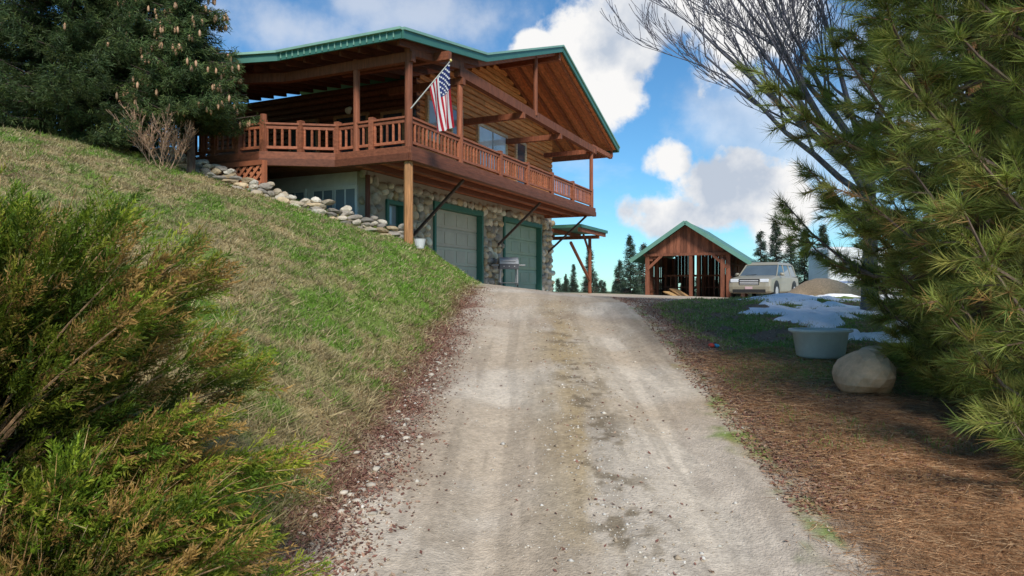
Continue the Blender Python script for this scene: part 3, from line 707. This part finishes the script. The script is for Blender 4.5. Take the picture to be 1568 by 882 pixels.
spruce('spruce_tree.001',(-7.8,16.6,hz(-7.8,16.6)-.1),5.6,1.8,240,SC*1.1,.5,z0=.27)
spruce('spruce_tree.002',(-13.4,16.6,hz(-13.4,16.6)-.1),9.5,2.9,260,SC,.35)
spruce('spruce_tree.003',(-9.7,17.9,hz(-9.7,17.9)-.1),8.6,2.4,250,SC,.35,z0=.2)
dt=empty('distant_trees',(0,0,0))
proto=[]
DC=np.array([[.08,.12,.07],[.095,.14,.075],[.07,.10,.07]])
for k in range(3):
    e=spruce('p%d'%k,(0,0,0),9,2.0,110,DC,0,8,2.4);chs=list(e.children);e2=e
    proto.append([c.data for c in chs])
    for c in chs: bpy.data.objects.remove(c)
    bpy.data.objects.remove(e2)
def dtree(x,y,z,s_,k):
    for me in proto[k%3]:
        o=bpy.data.objects.new('conifer',me);scene.collection.objects.link(o);o.parent=dt;o.location=(x,y,z);o.scale=(s_,s_,s_*1.05);o.rotation_euler=(0,0,R(0,6))
PX=lambda px,d:(px-784)*d/1045
for px,ytop,d in ((878,405,62),(903,378,66),(866,420,60),(925,432,80),(965,362,70),(985,375,85),(948,400,90),(1165,355,62),(1188,340,64),(1210,362,66),(1232,350,60),(1145,400,80),(1260,345,58),(1330,300,52),(1420,330,48),(1500,290,50),(1380,360,60),(1290,380,70),(1545,320,55),(-20,120,45)):
    x=PX(px,d);zt=(441-ytop)*d/1045;zb=hz(x,d)-.3;dtree(x,d,zb,(zt-zb)/9.3,random.randint(0,2))
for k in range(150):
    d=R(170,330);px=R(780,1700);x=PX(px,d);zt=(441-R(424,440))*d/1045;zb=hz(x,d);dtree(x,d,zb,max(.8,(zt-zb)/9.3),k)
# bare deciduous tree
e=empty('bare_tree',(5.9,11.3,hz(5.9,11.3)));b=MB();BK=(.17,.165,.20)
def br(p,d,L,r,dep,mx=4):
    pts=[p];rs=[r];n_=6;q=p.copy();dd=d.copy()
    for k in range(n_):
        dd=(dd+Vector((R(-.14,.14),R(-.14,.14),R(-.03,.12)))).normalized();q=q+dd*(L/n_);pts.append(q.copy());rs.append(max(.005,r*(1-.75*(k+1)/n_)))
        if dep<mx and k>=1:
            for _ in range(2 if dep>0 and R(0,1)<.4 else 1):
                nd=(dd+Vector((R(-.7,.7),R(-.7,.7),R(-.2,.6)))).normalized();br(q.copy(),nd,L*R(.35,.6),max(.0055,rs[-1]*.6),dep+1,mx)
    b.tube(pts,rs,5 if dep<2 else 3,BK)
b.tube([(0,0,-.2),(.03,0,1.0),(0,0,2.4)],[.14,.12,.1],8,BK)
for d in ((-.85,-.1,.52),(-.8,.1,.68),(-.5,-.2,.9),(-.2,.1,1),(.3,-.1,1),(-.85,-.2,.62),(.5,.3,.8),(-.7,.1,.75),(-.4,0,.9),(-.65,0,.85)):
    br(Vector((0,0,R(1.9,2.7))),Vector(d).normalized(),R(3.2,4.2),.06,0,3)
b.obj('branches',M_bark,e)
e=empty('bare_tree.001',(-12.2,15,hz(-12.2,15)));b=MB()
for d in ((-.3,-.2,1),(-.7,.1,.9),(-.2,-.2,.9)): br(Vector((-1.5,-.5,0)),Vector(d).normalized(),3.2,.05,1)
b.obj('branches',M_bark,e)
e=empty('dry_shrub',(-8.1,15.9,hz(-8.1,15.9)));b=MB();BK=(.36,.23,.15)
for k in range(14): br(Vector((R(-.3,.3),R(-.2,.2),0)),Vector((R(-.7,.7),R(-.4,.4),1)).normalized(),R(.6,1.0),.010,2)
b.obj('twigs',M_bark,e)
P=np.array([b.v[i] for i in rng.integers(0,len(b.v),700)]);c=np.array([[.42,.22,.12],[.45,.32,.17]])[rng.integers(0,2,700)]
blade_obj('dead_leaves',[blades(P,rng.normal(size=(700,3)),.05,.03,c)],M_grass,e)
# juniper: boughs rising from the base, each clothed in fine plumes; inner foliage coloured darker to shade the gaps
def juniper(name,c0,rx_,ry_,rz_,nbg,npl,mb=15,ml=5,lean=(.30,-.05,.0)):
    e=empty(name,c0);wood=MB();n=nbg*npl
    th=rng.uniform(0,2*np.pi,nbg);ph=np.arccos(rng.uniform(.12,1,nbg))
    dv=np.stack([np.sin(ph)*np.cos(th),np.sin(ph)*np.sin(th),np.cos(ph)],1)
    bl=dv*np.array([rx_,ry_,rz_])*rng.uniform(.72,1.12,(nbg,1))+np.array(lean)*rng.uniform(.5,1.2,(nbg,1))
    s0=rng.uniform(.25,1,(nbg,npl))**.7
    curve=lambda s_:bl[:,None]*np.stack([s_**1.3,s_**1.3,s_**.8],-1)
    C0=curve(s0);T=norm(curve(np.minimum(s0+.05,1.05))-C0)
    rad=.20*(1.15-.8*s0)*rng.uniform(.2,1,(nbg,npl))
    off=norm(rng.normal(size=(nbg,npl,3)))*rad[...,None]
    P0=(C0+off).reshape(-1,3)
    ax_=norm(T+off/np.maximum(rad,.02)[...,None]*.45+np.array([.12,0,.05])+rng.normal(0,.12,(nbg,npl,3))).reshape(-1,3)
    s1=s0.reshape(-1)
    pl=rng.uniform(.12,.27,n)*(1.2-.4*s1)
    pn=norm(np.cross(ax_,norm(rng.normal(size=(n,3)))));sd=np.cross(ax_,pn)
    t=(np.arange(mb)+.5)/mb;t=t[None]+rng.uniform(-.03,.03,(n,mb))
    sg=np.where(np.arange(mb)%2==0,1,-1)[None]
    B0=P0[:,None]+ax_[:,None]*(pl[:,None]*t)[...,None]
    bd=norm(ax_[:,None]*1.0+pn[:,None]*(sg*.5)[...,None]+sd[:,None]*rng.normal(0,.3,(n,mb,1)))
    bl_=(.075*(1.1-.75*t))*rng.uniform(.7,1.2,(n,mb))
    s=(np.arange(ml)+.3)/ml
    Q=B0[:,:,None]+bd[:,:,None]*(bl_[...,None]*s)[...,None]
    D=bd[:,:,None]+rng.normal(0,.28,(n,mb,ml,3))
    Ll=rng.uniform(.014,.028,(n,mb,ml))
    cols=np.array([[.17,.25,.018],[.24,.31,.025],[.11,.18,.018],[.31,.34,.035]])
    bt=np.repeat(rng.uniform(.6,1.25,nbg),npl);bgold=np.repeat(rng.uniform(0,1,nbg)<.62,npl)
    base=cols[rng.integers(0,4,n)]*(.10+1.0*s1**1.6)[:,None]*(bt*rng.uniform(.8,1.2,n))[:,None]  # darkens towards bough bases: interior shade painted into the foliage colour
    brown=(rng.uniform(0,1,n)<np.where(bgold,.40,.10)*ss(.4,.9,s1))[:,None]
    base=np.where(brown,np.array([.50,.30,.09])*(.3+.7*s1)[:,None],base)
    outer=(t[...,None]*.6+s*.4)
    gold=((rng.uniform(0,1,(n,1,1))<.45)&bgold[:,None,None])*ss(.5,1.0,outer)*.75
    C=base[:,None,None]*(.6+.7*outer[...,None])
    C=C*(1-gold[...,None])+np.array([.54,.34,.09])*(.3+.75*s1)[:,None,None,None]*gold[...,None]
    C=C.reshape(-1,3)
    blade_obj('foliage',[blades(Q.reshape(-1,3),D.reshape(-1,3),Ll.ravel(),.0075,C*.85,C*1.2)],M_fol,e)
    ss_=np.linspace(0,1.02,9)
    for k in range(nbg):
        pts=[Vector(bl[k]*np.array([q**1.3,q**1.3,q**.8])) for q in ss_]
        wood.tube(pts,[.014*(1-.88*q) for q in np.linspace(0,1,9)],5,(.34,.21,.11))
    for k in rng.integers(0,n,800):
        p=Vector(P0[k]);a=Vector(ax_[k]);wood.tube([p,p+a*(pl[k]*.6),p+a*(pl[k]*1.3+.05)],[.003,.0025,.001],3,random.choice(((.54,.33,.13),(.44,.25,.10),(.62,.43,.22))))
    wood.obj('stems',M_bark,e)
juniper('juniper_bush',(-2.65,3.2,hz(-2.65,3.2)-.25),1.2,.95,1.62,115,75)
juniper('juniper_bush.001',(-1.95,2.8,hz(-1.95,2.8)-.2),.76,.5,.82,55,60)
b=MB()
for _ in range(60):
    y=R(2.6,9);x=float(XL(np.array(y)))+random.gauss(-.02,.13);s_=R(.015,.05);k=R(.8,1.2);b.rock((x,y,hz(x,y)+s_*.2),s_,s_*.8,s_*.5,(.55*k,.48*k,.38*k),1,.2)
for _ in range(16):
    y=R(2.6,9);x=R(-.8,2.2);s_=R(.012,.028);b.rock((x,y,hz(x,y)+s_*.1),s_,s_*.8,s_*.5,(.55,.48,.38),1,.2)
b.obj('loose_stones',M_stone,smooth=True)
# ---------------------------------------------------------------- WORLD
w=bpy.data.worlds.new("World");scene.world=w;w.use_nodes=True;nt=w.node_tree;N=nt.nodes;L=nt.links
bg=N['Background'];bg.inputs['Strength'].default_value=.15
sun_dir=Vector((.16,-.76,.70)).normalized()
el=math.asin(sun_dir.z);az=math.atan2(sun_dir.x,sun_dir.y)
sky=N.new('ShaderNodeTexSky');sky.sky_type='NISHITA';sky.sun_disc=False;sky.sun_elevation=el;sky.sun_rotation=az;sky.ozone_density=2.0;sky.air_density=1.0;sky.dust_density=.1
tc=N.new('ShaderNodeTexCoord')
def math_(op,a,b_=None,clamp=False):
    n=N.new('ShaderNodeMath');n.operation=op;n.use_clamp=clamp
    for i_,v in enumerate((a,b_)):
        if v is None: continue
        if isinstance(v,(int,float)): n.inputs[i_].default_value=v
        else: L.new(v,n.inputs[i_])
    return n.outputs[0]
def noise(sc,det=8,rough=.6,st=(1,1,1)):
    mp=N.new('ShaderNodeMapping');mp.inputs['Scale'].default_value=st;L.new(tc.outputs['Generated'],mp.inputs[0])
    n=N.new('ShaderNodeTexNoise');n.inputs['Scale'].default_value=sc;n.inputs['Detail'].default_value=det;n.inputs['Roughness'].default_value=rough;L.new(mp.outputs[0],n.inputs['Vector']);return n
nA=noise(9,9,.58);nB=noise(3.2,7,.6,(1,1,2.2))
def blob(px,py,r_,stx=1,sty=1):
    d=Vector((px-784,1045,441-py)).normalized()
    sb=N.new('ShaderNodeVectorMath');sb.operation='SUBTRACT';L.new(tc.outputs['Generated'],sb.inputs[0]);sb.inputs[1].default_value=d
    ml=N.new('ShaderNodeVectorMath');ml.operation='MULTIPLY';L.new(sb.outputs[0],ml.inputs[0]);ml.inputs[1].default_value=(1/stx,1,1/sty)
    ln=N.new('ShaderNodeVectorMath');ln.operation='LENGTH';L.new(ml.outputs[0],ln.inputs[0])
    return math_('SUBTRACT',1.0,math_('DIVIDE',ln.outputs['Value'],r_/1045))
bl=[(880,80,80,1.1,1),(935,60,80,1,1),(930,150,66,.9,1.1),(1010,10,90,1.4,.6),(825,65,42,1.3,.6),(1026,250,42,1,.9),(1110,295,85,1.3,.8),(1190,320,80,1.1,.9),(1080,330,76,1.6,.6),(1150,30,90,1.3,1)]
m=None
for q in bl:
    v=blob(*q);m=v if m is None else math_('MAXIMUM',m,v)
m2=None
for q in ((640,25,130,1.8,.45),(460,50,110,1.6,.5),(560,5,90,1.5,.5),(1180,200,110,1.5,1.0),(1260,230,160,1.2,1.1),(1450,120,220,1.2,1)):
    v=blob(*q);m2=v if m2 is None else math_('MAXIMUM',m2,v)
nz=math_('MULTIPLY',math_('SUBTRACT',nA.outputs['Fac'],.5),2.6)
cm=N.new('ShaderNodeMapRange');cm.interpolation_type='SMOOTHSTEP';L.new(math_('ADD',m,nz),cm.inputs[0]);cm.inputs[1].default_value=.0;cm.inputs[2].default_value=.4
sw=N.new('ShaderNodeMapRange');sw.interpolation_type='SMOOTHSTEP';L.new(math_('ADD',m2,nz),sw.inputs[0]);sw.inputs[1].default_value=-.1;sw.inputs[2].default_value=1.0;sw.inputs[4].default_value=.5
wm=N.new('ShaderNodeMapRange');wm.interpolation_type='SMOOTHSTEP';L.new(nB.outputs['Fac'],wm.inputs[0]);wm.inputs[1].default_value=.52;wm.inputs[2].default_value=.80;wm.inputs[4].default_value=.45
cov=math_('MAXIMUM',math_('MAXIMUM',cm.outputs[0],sw.outputs[0]),wm.outputs[0])
hs=N.new('ShaderNodeVectorMath');hs.operation='MULTIPLY';hs.inputs[1].default_value=(.42,.74,.92);L.new(sky.outputs[0],hs.inputs[0])
cr=N.new('ShaderNodeValToRGB');cr.color_ramp.elements[0].position=.34;cr.color_ramp.elements[0].color=(.55,.62,.73,1);cr.color_ramp.elements[1].position=.48;cr.color_ramp.elements[1].color=(1,.99,.98,1)
nC=noise(6,6,.55);L.new(nC.outputs['Fac'],cr.inputs[0])
sc=N.new('ShaderNodeVectorMath');sc.operation='SCALE';sc.inputs['Scale'].default_value=6.4;L.new(cr.outputs[0],sc.inputs[0])
mx=N.new('ShaderNodeMix');mx.data_type='RGBA';L.new(cov,mx.inputs[0]);L.new(hs.outputs[0],mx.inputs[6]);L.new(sc.outputs[0],mx.inputs[7])
L.new(mx.outputs[2],bg.inputs[0])
sl=bpy.data.lights.new('sun','SUN');sl.energy=4.0;sl.angle=math.radians(14);sl.color=(1,.95,.88)
so=bpy.data.objects.new('sun',sl);scene.collection.objects.link(so);so.rotation_euler=sun_dir.to_track_quat('Z','Y').to_euler()
# ---------------------------------------------------------------- CAMERA
cam=bpy.data.cameras.new('camera');cam.lens=24;cam.sensor_width=36;cam.clip_end=9000;cam.clip_start=.05
co=bpy.data.objects.new('camera',cam);scene.collection.objects.link(co);co.rotation_euler=(math.pi/2,0,0);scene.camera=co
scene.view_settings.view_transform='Standard';scene.view_settings.look='None';scene.view_settings.exposure=0
